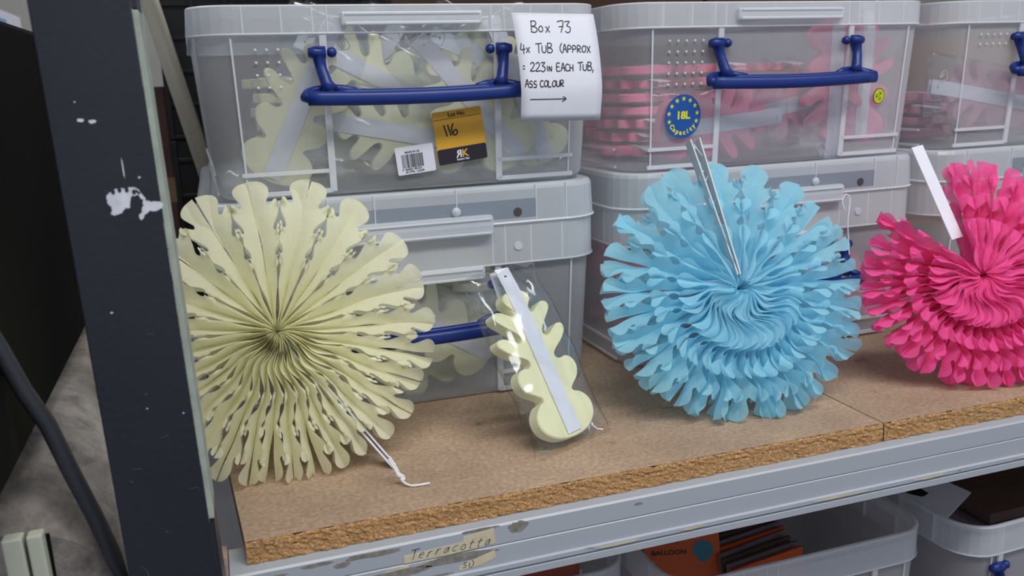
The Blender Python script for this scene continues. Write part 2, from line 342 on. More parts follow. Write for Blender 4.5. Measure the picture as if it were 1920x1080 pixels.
# post
pt = thing('shelf_post', 'dark navy steel shelving upright with white torn sticker remains', 'shelf post', (0, -.27, -.6))
lean = lambda x, y, z: V((x-.0085*((z-.0)/.36)+.0005, y, z+.6))
mb = MB().box((-.0575, 0, -.6), (-.0065, .0022, .75), lean); mb.obj('front_flange', M['post'], pt, bevel=.0008)
mb = MB().box((-.0063, 0, .052), (-.0028, .04, .362), lean); mb.obj('side_flange', M['postedge'], pt, bevel=.0005)
for za, zb in ((-.6, .050), (.363, .75)): MB().box((-.0063, 0, za), (-.0031, .04, zb), lean).obj('side_flange', M['post'], pt)
Tp = lambda a, b, c=0: lean(a, 0, b)+V((.0, -.0003-c, 0))
def jag(pts, amp, name, m, T=Tp, th=.0002):
    P = catmull([(a, b, 0) for a, b in pts], 5, True)
    return flat(name, [(q.x+rnd.uniform(-amp, amp), q.y+rnd.uniform(-amp, amp)) for q in P], m, pt, T, th)
dx = .0085*.25/.36
jag([(-.0403+dx, .2605), (-.0375+dx, .2632), (-.031+dx, .2645), (-.0255+dx, .2645), (-.0225+dx, .261), (-.0265+dx, .2595), (-.0285+dx, .2575), (-.0290+dx, .2535), (-.032+dx, .2525), (-.0345+dx, .2500), (-.0395+dx, .2500), (-.0385+dx, .2535), (-.0402+dx, .2565)], .0005, 'torn_sticker', M['chip'])
jag([(-.0245+dx, .2640), (-.0215+dx, .2600), (-.0185+dx, .2560), (-.0125+dx, .2555), (-.0112+dx, .2525), (-.0145+dx, .2505), (-.0195+dx, .2500), (-.0235+dx, .2455), (-.0248+dx, .2475), (-.0225+dx, .2520), (-.0215+dx, .2560), (-.0235+dx, .2605)], .0005, 'torn_sticker', M['chip'])
for k, (a, b) in enumerate(((-.0365, .2628), (-.033, .2637), (-.0292, .2635), (-.0255, .2620))):
    flat('print_dot', [(a+dx+.0011*cos(t*pi/4), b+.0015*sin(t*pi/4)) for t in range(8)], M['post'], pt, lambda x, y, c=0: Tp(x, y, .0003+c))
for a, b, rx, rz in ((-.0485, .3035, .0018, .001), (-.0425, .3025, .0020, .001), (-.050, .3135, .0004, .0004), (-.030, .276, .0003, .006), (-.022, .27, .0007, .0005), (-.0465, .1925, .0008, .0005), (-.0145, .125, .0006, .0004), (-.0345, .131, .0006, .0003)):
    blob(a+.0085*b/.36, b, rx, rz, 'paint_chip', M['chip'], pt, Tp)
M['scr'] = mat('pale scratch', lin(92, 96, 106), .7)
for k in range(9):
    a, b = rnd.uniform(-.05, -.012), rnd.uniform(-.0, .2); c, d = a+rnd.uniform(-.006, .006), b+rnd.uniform(-.009, .003)
    s = MB(); ribbon(s, [(a, b), ((a+c)/2+.0015, (b+d)/2), (c, d)], .00022, Tp); s.obj('scratch', M['scr'], pt)

# ---------------------------------------------------------------- tubs
TT = .0128
def rring(W, D, ins, r, z, k=6):
    return [(a, b, z) for a, b in rrect(ins, ins, W-ins, D-ins, r, k)]
def loft(mb, rings, capb=False, capt=False):
    n = len(rings[0]); o = [x for g in rings for x in g]; m_ = len(rings)
    fs = [(i*n+k, i*n+(k+1) % n, (i+1)*n+(k+1) % n, (i+1)*n+k) for i in range(m_-1) for k in range(n)]
    if capb: fs.append(tuple(range(n)))
    if capt: fs.append(tuple((m_-1)*n+k for k in range(n)))
    mb.add(o, fs)
def make_handle(H, W, xa, xb, zp, parent, drop=.036, out=.0135, fy=0):
    h = MB(); cx = (xa+xb)/2; hw = (xb-xa)/2+.0145; y0 = TT*(1-zp/H)-.004-fy
    for s, xp in ((-1, xa), (1, xb)):
        P = [(xp, y0, zp+.003), (xp, y0-.001, zp-.004), (xp-s*.001, y0-out*.35, zp-drop*.4), (xp-s*.004, y0-out*.6, zp-drop*.75), (xp-s*.007, y0-out*.75, zp-drop*.93)]
        h.tube(P, [.0060, .0058, .0050, .0056, .0072], 10, 1)
        h.tube([(xp+s*.009, y0, zp), (xp+s*.003, y0, zp), (xp-s*.006, y0, zp)], [.004, .0056, .0056], 12)
        h.tube([(xp-s*.008, y0+.001, zp), (xp-s*.0095, y0+.001, zp), (xp-s*.013, y0+.001, zp), (xp-s*.0155, y0+.001, zp), (xp-s*.0165, y0+.001, zp)], [.0022, .0042, .0047, .0033, .001], 12)
        # loop end and inner web
        xe = cx+s*(hw+.002); zb = zp-drop; yb = y0-out
        h.tube([(xp-s*.030, yb+.004, zb+.0015), (xp-s*.018, yb+.010, zb+.004), (xp-s*.008, yb+.012, zb+.0045), (xp+s*.006, yb+.011, zb+.0035), (xe-s*.003, yb+.0065, zb+.001), (xe, yb+.001, zb-.002), (xe-s*.006, yb-.004, zb-.0035)], [.0028, .0032, .0034, .0032, .0036, .0044, .0046], 10, 1.15)
    zb = zp-drop; yb = y0-out
    pts = [(cx-hw+2*hw*i/16, yb-.004-.004*sin(pi*i/16), zb-.0035-.0022*sin(pi*i/16)) for i in range(17)]
    h.tube(pts, .0036, 12, 1.75)
    pts = [(cx-hw*.72+hw*1.44*i/16, yb+.002-.002*sin(pi*i/16), zb+.0012-.0015*sin(pi*i/16)) for i in range(17)]
    h.tube(pts, .0036, 8, .8)
    o = h.obj('handle', M['blue'], parent, smooth=True); tag(o, 'blue plastic carry handle'); return o
def tub(name, label, loc, yaw, H=.17, lid=False, rimh=.024, W=.39, D=.48, dots=(5, 5), handle=True, group=None, cat='storage box', dk=1, hz=.1295, cats=False, clip=True, hs=.087, fy=0):
    t = thing(name, label, cat, loc, (0, 0, yaw), group); e = TT
    b = MB(); R1, R0 = .034, .026
    lv = [(0.0, e+.006, R0), (.0025, e+.002, R0), (.006, e+.0003, R0)]+[(.006+(H-.01-.006)*k/6, e*(1-k/6)+.003*k/6, R0+(R1-R0)*k/6) for k in range(1, 7)]
    loft(b, [rring(W, D, i, r, z) for z, i, r in lv]); b.obj('body', M['tub'], t, smooth=True)
    f = MB(); f.add(rring(W, D, e+.006, R0, .0004), [tuple(range(28))]); f.obj('base', M['base'], t)
    rim = MB(); loft(rim, [rring(W, D, .0075, R1, H-.010), rring(W, D, .006, R1, H-.002), rring(W, D, .0045, R1, H), rring(W, D, .001, R1+.003, H), rring(W, D, 0, R1+.004, H-.002), rring(W, D, 0, R1+.004, H-rimh+.001), rring(W, D, .0008, R1+.004, H-rimh), rring(W, D, .0035, R1+.002, H-rimh+.0005)])
    rim.obj('rim', M['rim'], t, smooth=False)
    edge = MB(); loft(edge, [rring(W, D, -.0006, R1+.004, H-rimh+.0018), rring(W, D, -.0010, R1+.004, H-rimh+.0008), rring(W, D, -.0006, R1+.004, H-rimh-.0002), rring(W, D, .003, R1+.003, H-rimh-.0002)])
    loft(edge, [rring(W, D, -.0004, R1+.004, H-.001), rring(W, D, .0006, R1+.004, H+.0006), rring(W, D, .0035, R1, H+.0006)])
    edge.obj('rim_edge', M['rib'], t, smooth=True)
    F = lambda x, z, c=0: V((x, e*(1-z/H)-c, z))
    def rib(x0, z0, x1, z1, wd, pr=.0022, name='rib'):
        q = MB(); a, bq = (F(x0, z0), F(x1, z1)); 
        if abs(x1-x0) < abs(z1-z0): c8 = [(-wd/2, 0), (wd/2, 0)]
        else: c8 = [(0, -wd/2), (0, wd/2)]
        vs = []
        for (x, z) in ((x0, z0), (x1, z1)):
            for dx_, dz_ in c8:
                for c in (0, pr): vs.append(F(x+dx_, z+dz_, c))
        q.add(vs, [(0, 1, 3, 2), (4, 6, 7, 5), (1, 5, 7, 3), (0, 4, 5, 1), (2, 3, 7, 6), (0, 2, 6, 4)]); q.obj(name, M['rib'], t)
    xa, xb = W/2-hs, W/2+hs
    for x in (xa+.005, xb-.005): rib(x+.001, .004, x, H-rimh, .0062)
    for x0, x1 in ((e+.02, xa+.005), (xb-.005, W-e-.02)):
        rib(x0, .0235, x1, .0235, .0036); rib(x0, .005, x1, .005, .0042)
    rib(e+.024, .005, .034, H-rimh, .0018, .0005); rib(W-e-.024, .005, W-.034, H-rimh, .0018, .0005)
    # side ribs
    for X in (0, 1):
        q = MB()
        for z in (.0235, .005):
            xx = e*(1-z/H)
            if X: q.box((W-xx, e+.03, z-.0013), (W-xx+.002, D-.05, z+.0013))
            else: q.box((xx-.002, e+.03, z-.0013), (xx, D-.05, z+.0013))
        q.obj('side_rib', M['rib'], t)
    # rim dividers
    q = MB()
    for x in [v for v in (.045, .078, .105, .118, .272, .285, .312, .345) if v < W-.04]: q.box((x-.0007, -.0004, H-rimh), (x+.0007, .006, H-.001))
    for y in (.05, .1, .15, .2, .25, .3, .35, .4):
        q.box((-.0004, y-.001, H-rimh), (.006, y+.001, H-.001)); q.box((W-.006, y-.001, H-rimh), (W+.0004, y+.001, H-.001))
    tag(q.obj('rim_divider', M['rib'], t), kind='stuff')
    if clip:   # grip bar moulded in the middle of the rim
        q = MB(); zc = H-.011 if not lid else H-rimh-.004; q.box((.130, -.0055, zc-.007), (.262, .002, zc+.005)); q.obj('grip_ledge', M['rim'], t, bevel=.0018)
        q = MB(); q.box((.133, -.0068, zc-.0065), (.259, -.0052, zc-.004)); q.box((.133, -.0068, zc+.002), (.259, -.0052, zc+.0045)); q.obj('grip_lip', M['rib'], t, bevel=.0006)
    if dots:
        q = MB()
        for i in range(dots[0]):
            for j in range(dots[1]):
                for (ox, oz) in ((W*.128, H*.78), ):
                    p0 = F(ox+i*.0098+.004, oz-j*.0108, .0002)
                    q.tube([p0, p0+V((0, -.0007, 0)), p0+V((0, -.0011, 0))], [.0014, .0011, .0004], 8)
        tag(q.obj('embossed_dots', M['rib'], t), kind='stuff')
    if handle: make_handle(H, W, xa, xb, hz, t, fy=fy)
    if lid:
        Z0 = H; Z1 = .2165 if lid is True else lid
        q = MB(); loft(q, [rring(W, D, .0016, R1, Z0+.0006), rring(W, D, -.0012, R1+.004, Z0+.0006), rring(W, D, -.0015, R1+.004, Z0+.003), rring(W, D, -.0004, R1+.004, Z1-.005), rring(W, D, .0012, R1+.003, Z1-.0012), rring(W, D, .004, R1, Z1), rring(W, D, .012, R1-.004, Z1), rring(W, D, .013, R1-.004, Z1-.004)], capt=True)
        l = q.obj('lid', M['lid'], t, smooth=False)
        q = MB()
        for x in (.045, .115, .158, .237, .318, .35): q.box((x-.0006, -.0018, Z0+.002), (x+.0006, .004, Z1-.001))
        loft(q, [rring(W, D, -.0016, R1+.004, Z0+.003), rring(W, D, -.0026, R1+.004, Z0+.0015), rring(W, D, -.0016, R1+.004, Z0)])
        q.obj('lid_rib', M['rib'], l)
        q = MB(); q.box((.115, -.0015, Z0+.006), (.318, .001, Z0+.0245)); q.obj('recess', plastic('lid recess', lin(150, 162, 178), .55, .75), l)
        q = MB(); q.box((.133, -.0085, Z0-.008), (.272, .002, Z0+.012)); q.obj('lid_catch', M['lid'], l, bevel=.003)
        q = MB(); q.box((.136, -.0100, Z0-.006), (.269, -.0082, Z0-.004)).box((.136, -.010, Z0+.0075), (.269, -.0082, Z0+.0095)); q.obj('catch_lip', M['rib'], l, bevel=.0006)
        for x in (.140, .236):
            q = MB(); q.tube([(x, -.001, Z0+.0165), (x, -.004, Z0+.0165), (x, -.0055, Z0+.0165)], [.0048, .0045, .002], 14); q.obj('catch_pin', M['rib'], l, smooth=True)
        q = MB(); q.tube([(.2985, -.0022, Z0+.012), (.2985, -.0006, Z0+.012)], .0042, 16); o = q.obj('peg_hole', mat('dark hole', lin(70, 66, 66), .9), l)
        q = MB(); q.tube([(.2985, -.0012, Z0-.022), (.2985, .0003, Z0-.022)], .0042, 16); q.obj('peg_mark', M['rib'], t)
    return t
U1 = (.011, .0058, .2170)
def upright(x, y, z): return (x, y, z)
tub1 = tub('storage_tub', 'frosted clear storage tub of cream tissue leaves, top left, blue handle and pinned paper note', U1, .0162, .1702, rimh=.025, dots=(3, 4))
tub1b = tub('storage_tub', 'lidded clear tub standing on the shelf behind the cream rosette', (0, 0, .0004), -.0092, .178, lid=True, rimh=.040, dots=None, hz=.119, clip=True)
tub2 = tub('storage_tub', 'open clear tub of pink tissue leaves with round blue 18L capacity sticker', (.4181, .0049, .2170), .0113, .1702, rimh=.025, dots=(5, 5))
tub2b = tub('storage_tub', 'lidded clear tub standing on the shelf behind the light blue rosette', (.4181, .0049, .0004), .0113, .178, lid=True, rimh=.040, dots=None, hz=.119)
tub3 = tub('storage_tub', 'open clear tub of mauve leaves at the top right frame edge', (.8311, .013, .2170), .0113, .1702, rimh=.025, dots=(5, 2))
tub3b = tub('storage_tub', 'lidded clear tub standing on the shelf behind the hot pink rosette', (.8311, .013, .0004), .0113, .178, lid=True, rimh=.040, dots=None, hz=.165, fy=.009)

# ---------------------------------------------------------------- leaf outline, packs
HALF = [(0, 0), (.006, .06), (.03, .12), (.08, .17), (.14, .19), (.20, .18), (.245, .145), (.262, .11), (.285, .105), (.31, .13), (.35, .175), (.41, .20), (.465, .19), (.495, .155), (.49, .115), (.505, .09), (.535, .09), (.565, .12), (.61, .18), (.665, .225), (.705, .225), (.715, .19), (.69, .15), (.66, .105), (.665, .082), (.69, .075), (.73, .095), (.78, .14), (.835, .185), (.872, .185), (.885, .15), (.865, .115), (.835, .075), (.84, .052), (.86, .045), (.89, .06), (.93, .085), (.965, .08), (.99, .05), (1, 0)]
HS = [(q.x, max(0, q.y)) for q in catmull([(a, b, 0) for a, b in HALF], 3)]
HALFR = [(0, 0), (.006, .06), (.03, .12), (.08, .165), (.14, .18), (.20, .178), (.25, .165), (.30, .162), (.35, .178), (.41, .20), (.455, .19), (.478, .155), (.475, .12), (.49, .098), (.515, .10), (.54, .125), (.59, .175), (.64, .215), (.675, .215), (.69, .185), (.67, .15), (.648, .11), (.652, .088), (.675, .08), (.71, .10), (.76, .14), (.81, .18), (.848, .182), (.862, .15), (.842, .115), (.825, .095), (.832, .082), (.85, .080), (.885, .098), (.925, .115), (.96, .105), (.988, .065), (1, 0)]
HR = [(q.x, max(0, q.y)) for q in catmull([(a, b, 0) for a, b in HALFR], 3)]
def leafpoly(L, ws=1.3):
    A = [(b*L*ws, a*L) for a, b in HS]; return A[:-1]+[(-x, y) for x, y in A[::-1]][:-1]
def make_pack(matn, label, bag=True, L=.135, th=.011, string=True, cat='tissue decoration', bagw=.082, bagl=.17):
    t = thing('tissue_leaf_pack', label, cat)
    P = leafpoly(L); n = len(P); mb = MB()
    ins = .93
    lay = [(0, .97), (.0012, 1), (th-.0012, 1), (th, .97)]
    c0 = V((0, L*.5))
    rings = [[(x*s, c0.y+(y-c0.y)*(s*.5+.5), z-th/2) for x, y in P] for z, s in lay]
    loft(mb, rings, True, True); lf = mb.obj('tissue_block', M[matn], t)
    mb = MB(); y0, y1 = .004, L*1.16
    for z0 in (th/2+.0006, -th/2-.0012):
        s = 8
        vs = [(dx_, y0+(y1-y0)*i/s, z0+dz-(.0035*max(0, i/s-.82)/.18 if z0 > 0 else -.0035*max(0, i/s-.82)/.18)) for i in range(s+1) for dx_, dz in ((-.0085, 0), (.0085, 0), (.0085, .0006), (-.0085, .0006))]
        mb.add(vs, [(i*4+k, i*4+(k+1) % 4, (i+1)*4+(k+1) % 4, (i+1)*4+k) for i in range(s) for k in range(4)]+[(0, 1, 2, 3), (s*4, s*4+1, s*4+2, s*4+3)])
    st = mb.obj('card_strip', M['card'], t)
    mb = MB(); mb.tube([(0.0, y1-.009, th/2-.0022), (0, y1-.009, th/2-.0012)], .0017, 12); mb.obj('strip_hole', M['ink'], st)
    if string:
        rr = random.Random(L*1000+len(label)); p = V((0, y1-.009, th/2-.001)); Q = [p]
        for k in range(9): p = p+V((rr.uniform(-.009, .009), rr.uniform(-.006, .007), rr.uniform(-.0005, .0005)+.0003)); Q.append(p.copy())
        mb = MB(); mb.tube(catmull(Q, 5), .0005, 6); mb.obj('cord', M['string'], t, smooth=True)
    if bag:
        for s in (1, -1):
            mb = MB(); nx, ny = 30, 56; vs = []
            for j in range(ny+1):
                for i in range(nx+1):
                    u, v = i/nx, j/ny; x = (u-.5)*bagw; y = -.007+v*bagl
                    ed = min(1, min(u, 1-u)*5, min(v, 1-v)*6); h = .0005+(th/2+.0022)*sqrt(max(0, ed))
                    q = V((x*26, y*17, s*3+len(label))); c = (1-abs(noise.noise(q))*2.4)*.0034+(1-abs(noise.noise(q*2.3+V((4, 1, 2))))*2.4)*.0016
                    vs.append((x+noise.noise(V((y*30, 3, s)))*.002, y+noise.noise(V((x*30, 7, 1)))*.0025, s*(h+c*(.3+.7*(1-.5*ed)))))
            mb.add(vs, [(j*(nx+1)+i, j*(nx+1)+i+1, (j+1)*(nx+1)+i+1, (j+1)*(nx+1)+i) for j in range(ny) for i in range(nx)])
            mb.obj('cellophane_bag', M['cel'], t, smooth=True)
    return t
def place(t, O, right, up):
    r = V(right).normalized(); u = V(up); u = (u-r*u.dot(r)).normalized(); n_ = r.cross(u)
    t.matrix_world = Matrix(((r.x, u.x, n_.x, O[0]), (r.y, u.y, n_.y, O[1]), (r.z, u.z, n_.z, O[2]), (0, 0, 0, 1)))
fp = make_pack('creamp', 'cream tissue leaf in cellophane with white strip, leaning between the cream and blue rosettes', True, .142, .013, False, bagw=.088, bagl=.172)
place(fp, (.2950, -.1420, .0068), (.901, .433, 0), (.034, .104, .128))

def fill_tub(base, colour, yawt, fronts, label_loose, grp, nb=3, layers=7, bagproto=True, seed=1):
    """base: tub origin; fronts: (x, z, angle, y) individually leaning packs near the front wall"""
    rr = random.Random(seed); O = V(base); Rz = Matrix.Rotation(yawt, 3, 'Z')
    protoA = make_pack(colour, 'x', True, .135, .011, True); protoB = make_pack(colour, 'x', False, .135, .010, False)
    used = {}
    def put(proto, x, y, z, right, up, label, g=None):
        if proto not in used: o = proto; used[proto] = 1
        else: o = dup(proto)
        o['label'] = label; 
        if g: o['group'] = g
        place(o, O+Rz@V((x, y, z)), Rz@V(right), Rz@V(up)); return o
    for (x, z, ang, y, tilt, lab) in fronts:
        a = RAD(ang); tl = RAD(tilt)
        up = V((-sin(a), sin(tl)*cos(a), cos(a)*cos(tl))); right = V((cos(a), sin(tl)*sin(a), sin(a)*cos(tl)))
        c = V((x, y, z))-up*.07
        put(protoA, c.x, c.y, c.z, right, up, lab)
    for l in range(layers):
        for i in range(nb):
            x = .100+.190*i/(nb-1)+rr.uniform(-.004, .004)+(l % 2-.5)*.006; a = rr.uniform(-.13, .13)+(pi if rr.random() < .5 else 0)
            tl = rr.uniform(-.008, .008); up = V((sin(a), cos(a), tl)); right = V((cos(a), -sin(a), rr.uniform(-.008, .008)))
            c = V((x, .185+rr.uniform(-.014, .02), .012+l*.0155))-up*.07
            put(protoB, c.x, c.y, c.z, right, up, label_loose, grp)
u1 = U1
fill_tub(u1, 'creamp', .0162, [
 (.088, .078, -26, .026, -4, 'cream tissue leaf tilted right at the left end of the top left tub'),
 (.175, .105, 62, .068, 4, 'cream tissue leaf lying slantwise high behind the handle of the top left tub'),
 (.190, .052, 78, .047, 4, 'cream tissue leaf lying nearly flat behind the barcode label'),
 (.262, .075, 40, .027, 0, 'cream tissue leaf behind the amber lot card'),
 (.318, .080, 20, .048, 2, 'cream tissue leaf below the paper note in the top left tub'),
 (.150, .090, -38, .088, 2, 'cream tissue leaf tucked behind the left handle pivot of the top left tub'),
 (.245, .110, 118, .088, 2, 'cream tissue leaf high behind the right handle pivot of the top left tub'),
 (.310, .110, 65, .068, 2, 'cream tissue leaf hidden partly by the top of the paper note')],
 'cream tissue leaf lying in the heap inside the top left tub', 'cream leaves heaped in the top left tub', seed=2)
fill_tub((0, 0, .0004), 'creamp', -.0092, [
 (.215, .075, 58, .034, 4, 'cream tissue leaf seen above the handle in the lower left tub'),
 (.235, .045, -70, .055, 6, 'cream tissue leaf seen below the handle in the lower left tub'),
 (.10, .075, 10, .036, 2, 'cream tissue leaf in the lower left tub behind the cream rosette')],
 'cream tissue leaf lying in the heap inside the lower left tub', 'cream leaves heaped in the lower left tub', layers=7, seed=5)
fill_tub((.4181, .0049, .217), 'pinkp', .0113, [
 (.125, .045, -86, .032, 0, 'pink tissue leaf lying flat behind the blue capacity sticker'),
 (.230, .060, -80, .050, 3, 'pink tissue leaf lying across the middle of the pink tub'),
 (.278, .085, 178, .030, 2, 'pink tissue leaf standing upright left of the right handle pivot'),
 (.322, .085, -4, .034, 2, 'pink tissue leaf standing upright behind the small yellow sticker')],
 'pink tissue leaf lying in the heap inside the pink tub', 'pink leaves heaped in the open tub', seed=8)
fill_tub((.4181, .0049, .0004), 'pinkp', .0113, [
 (.30, .07, 70, .034, 4, 'pink tissue leaf in the lower middle tub right of the blue rosette'),
 (.12, .07, 20, .034, 4, 'pink tissue leaf in the lower middle tub behind the blue rosette')],
 'pink tissue leaf lying in the heap inside the lower middle tub', 'pink leaves heaped in the lower middle tub', layers=7, seed=11)
fill_tub((.8311, .013, .217), 'rosep', .0113, [
 (.10, .06, 80, .034, 4, 'mauve tissue leaf lying low in the tub at the top right frame edge')],
 'mauve tissue leaf lying in the heap inside the top right tub', 'mauve leaves heaped in the top right tub', layers=4, seed=14)

# ---------------------------------------------------------------- stickers and note
def tubF(parent_H=.1702):
    return lambda a, b, c=0: V((a, TT*(1-b/parent_H)-.0028-c, b))
TF = tubF()
def quad_frame(O, ax, ay, T0=TF):
    O, ax, ay = V(O), V(ax).normalized(), V(ay).normalized()
    return lambda a, b, c=0: T0(O.x+ax.x*a+ay.x*b, O.y+ax.y*a+ay.y*b, c)
# lot card
Q = quad_frame((.2165, .0212), (.049, .0052), (-.0065, .0505))
lc = flat('lot_card', rrect(0, 0, .0495, .0508, .002), M['amber'], tub1, Q, .0003, .0004); tag(lc, 'amber and dark purple lot number card')
flat('dark_band', rrect(0, 0, .0495, .0150, .002), M['dark'], lc, Q, .0001, .0006)
Q2 = lambda a, b, c=0: Q(a, b, c+.0007)
s = MB(); ribbon(s, [(.001, .0433), (.0485, .0433)], .0004, Q2); s.obj('ruled_line', M['ink'], lc)
printed('print', 'Lot No.', .0056, M['ink'], lc, Q2, .0245, .0450, bold=.0001)
handwrite('handwriting', '116', .0095, .0270, .0105, Q2, M['ink'], lc, .0013, .62, -.1, 0)
printed('logo', 'R', .0098, M['white'], lc, Q2, .0212, .0052, bold=.0003, mirror=True)
printed('logo', 'K', .0098, M['gold'], lc, Q2, .0272, .0052, bold=.0003)
printed('print', 'Robson Kay', .0026, M['white'], lc, Q2, .0245, .0022, bold=.0001)
# barcode label
Q = quad_frame((.1758, .0140), (.0378, .0034), (-.0030, .0270))
bc = flat('barcode_label', rrect(0, 0, .0375, .0268, .0015), M['paper'], tub1, Q, .0003, .0004); tag(bc, 'white barcode label')
Q3 = lambda a, b, c=0: Q(a, b, c+.0006)
s = MB(); x = .0055; rb = random.Random(5)
while x < .0265:
    wd = rb.choice((.0002, .0003, .0005, .0007)); s.add([Q3(x, .0062), Q3(x+wd, .0062), Q3(x+wd, .0192), Q3(x, .0192)], [(0, 1, 2, 3)]); x += wd+rb.choice((.0003, .0004, .0006))
s.obj('barcode', M['ink'], bc)
printed('print', 'MADE IN UK', .0026, M['ink'], bc, Q3, .0165, .0204, bold=.00005)
printed('print', '5  060024  801531', .0026, M['ink'], bc, Q3, .0145, .0040, bold=.00005)
printed('print', '18 LITRE - CLEAR', .0025, M['ink'], bc, Q3, .0165, .0015, bold=.00005)
# note
nt = thing('paper_note', 'white handwritten paper note reading Box 73 on the top left tub', 'note', (.2985, .0024, .2785))
Nf = lambda a, b, c=0: V((a, -.0058-.024*(1-(max(0, b)/.105)**2.2)**1.0*(1-.25*max(0, 1-b/.03))-c, b))
Nq = lambda a, b, c=0: Nf(a*(1-.015*(1-b/.105)), b-.05*a*(1-(b/.105))*.6-.045*a*(b/.105)*.6, c)
mb = MB(); nx, ny = 8, 14
mb.add([Nq(.0895*i/nx, .1045*j/ny, 0) for j in range(ny+1) for i in range(nx+1)], [(j*(nx+1)+i, j*(nx+1)+i+1, (j+1)*(nx+1)+i+1, (j+1)*(nx+1)+i) for j in range(ny) for i in range(nx)])
o = mb.obj('sheet', M['paper'], nt, smooth=True); o.modifiers.new('th', 'SOLIDIFY').thickness = .0002
Nt = lambda a, b, c=0: Nq(a, b, c+.0003)
handwrite('handwriting', 'Box 73', .0180, .0860, .0108, Nt, M['ink'], nt, .0010, .72)
handwrite('handwriting', '4x TUB', .0035, .0660, .0090, Nt, M['ink'], nt, .0010, .66)
handwrite('handwriting', '(APPROX', .0460, .0665, .0080, Nt, M['ink'], nt, .0010, .66)
handwrite('handwriting', '= 223', .0035, .0480, .0085, Nt, M['ink'], nt, .0010, .68)
handwrite('handwriting', 'IN', .0290, .0485, .0065, Nt, M['ink'], nt, .0010, .7)
handwrite('handwriting', 'EACH', .0400, .0485, .0078, Nt, M['ink'], nt, .0010, .62)
handwrite('handwriting', 'TUB,', .0640, .0490, .0078, Nt, M['ink'], nt, .0010, .66)
handwrite('handwriting', 'ASS', .0045, .0330, .0072, Nt, M['ink'], nt, .0010, .62)
handwrite('handwriting', 'COLOUR', .0205, .0335, .0072, Nt, M['ink'], nt, .0010, .62)
handwrite('drawn_arrow', '>', .0095, .0185, .0056, Nt, M['ink'], nt, .0008, .7)
nt.scale = (.93, 1, .955)
# blue capacity sticker and small yellow sticker on tub2
cx, cz = .0715, .0565
Qc = lambda a, b, c=0: TF(cx+a, cz+b, c)
ds = flat('capacity_sticker', [(.0212*cos(2*pi*k/40), .0228*sin(2*pi*k/40)) for k in range(40)], M['eublue'], tub2, Qc, .0003, .0004); tag(ds, 'round blue sticker with yellow stars')
Qd = lambda a, b, c=0: Qc(a, b, c+.0006)
for k in range(9):
    a = RAD(-18+216/8*k); sx_, sy_ = .0168*cos(a), .0178*sin(a)+.0005
    flat('star', [(sx_+(.0027 if i % 2 == 0 else .0011)*cos(pi/2+i*pi/5), sy_+(.0029 if i % 2 == 0 else .0012)*sin(pi/2+i*pi/5)) for i in range(10)], M['yellow'], ds, Qd, .0001)
printed('print', '18L', .0108, M['yellow'], ds, Qd, 0, -.0022, bold=.0005)
for k, ch in enumerate('Capacity'):
    a = RAD(-90+(k-3.5)*14.5); printed('letter', ch, .0068, M['yellow'], ds, Qd, .0185*cos(a), .0195*sin(a)+.0008, rot=a+pi/2, bold=.0003)
cx2, cz2 = .3225, .0680
Qy = lambda a, b, c=0: TF(cx2+a, cz2+b, c)
ys = flat('recycling_sticker', [(.0078*cos(2*pi*k/28), .0088*sin(2*pi*k/28)) for k in range(28)], M['dgreen'], tub2, Qy, .0003, .0004); tag(ys, 'small round yellow green sticker')
flat('yellow_disc', [(.0068*cos(2*pi*k/28), .0078*sin(2*pi*k/28)) for k in range(28)], M['green'], ys, Qy, .0001, .0006)
s = MB()
for k in range(3):
    a = RAD(30+120*k); ribbon(s, [(.0035*cos(a), .0040*sin(a)), (.0040*cos(a+.9), .0045*sin(a+.9))], .0012, lambda x, y, c=0: Qy(x, y, c+.0008))
    ribbon(s, [(.0012*cos(a+.4), .0014*sin(a+.4)), (.0022*cos(a+1.3), .0026*sin(a+1.3))], .0007, lambda x, y, c=0: Qy(x, y, c+.0008))
s.obj('print', M['dgreen'], ys)
emb = plastic('embossed plastic', lin(150, 155, 165), .4, .6)
printed('embossed_word', 'Really', .0190, emb, tub2, TF, .190, .105, bold=.0003)

# ---------------------------------------------------------------- rosettes
def halftri(g, fk, nk):
    pts = [V((a, b if a > .75 or (a < .2 and b < g) else (g-(g-b)*nk if b < g else g+(b-g)*fk))) for a, b in HR]+[V((1-i/24, 0)) for i in range(1, 24)]; n0 = len(pts)
    poly = list(range(n0))
    def inside(x, y):
        c = False; j = n0-1
        for i in range(n0):
            if (pts[i].y > y) != (pts[j].y > y) and x < (pts[j].x-pts[i].x)*(y-pts[i].y)/(pts[j].y-pts[i].y)+pts[i].x: c = not c
            j = i
        return c
    ex = []
    for i in range(1, 33):
        for s_ in (.03, .06, .09, g, g+.03, g+.06):
            x = i/33
            if inside(x, s_) and min((V((x, s_))-p).length for p in pts[:n0]) > .014: ex.append(V((x, s_)))
    r = delaunay_2d_cdt(pts+ex, [], [poly], 1, 1e-5)
    return [(q.x, q.y) for q in r[0]], [tuple(f) for f in r[2]]
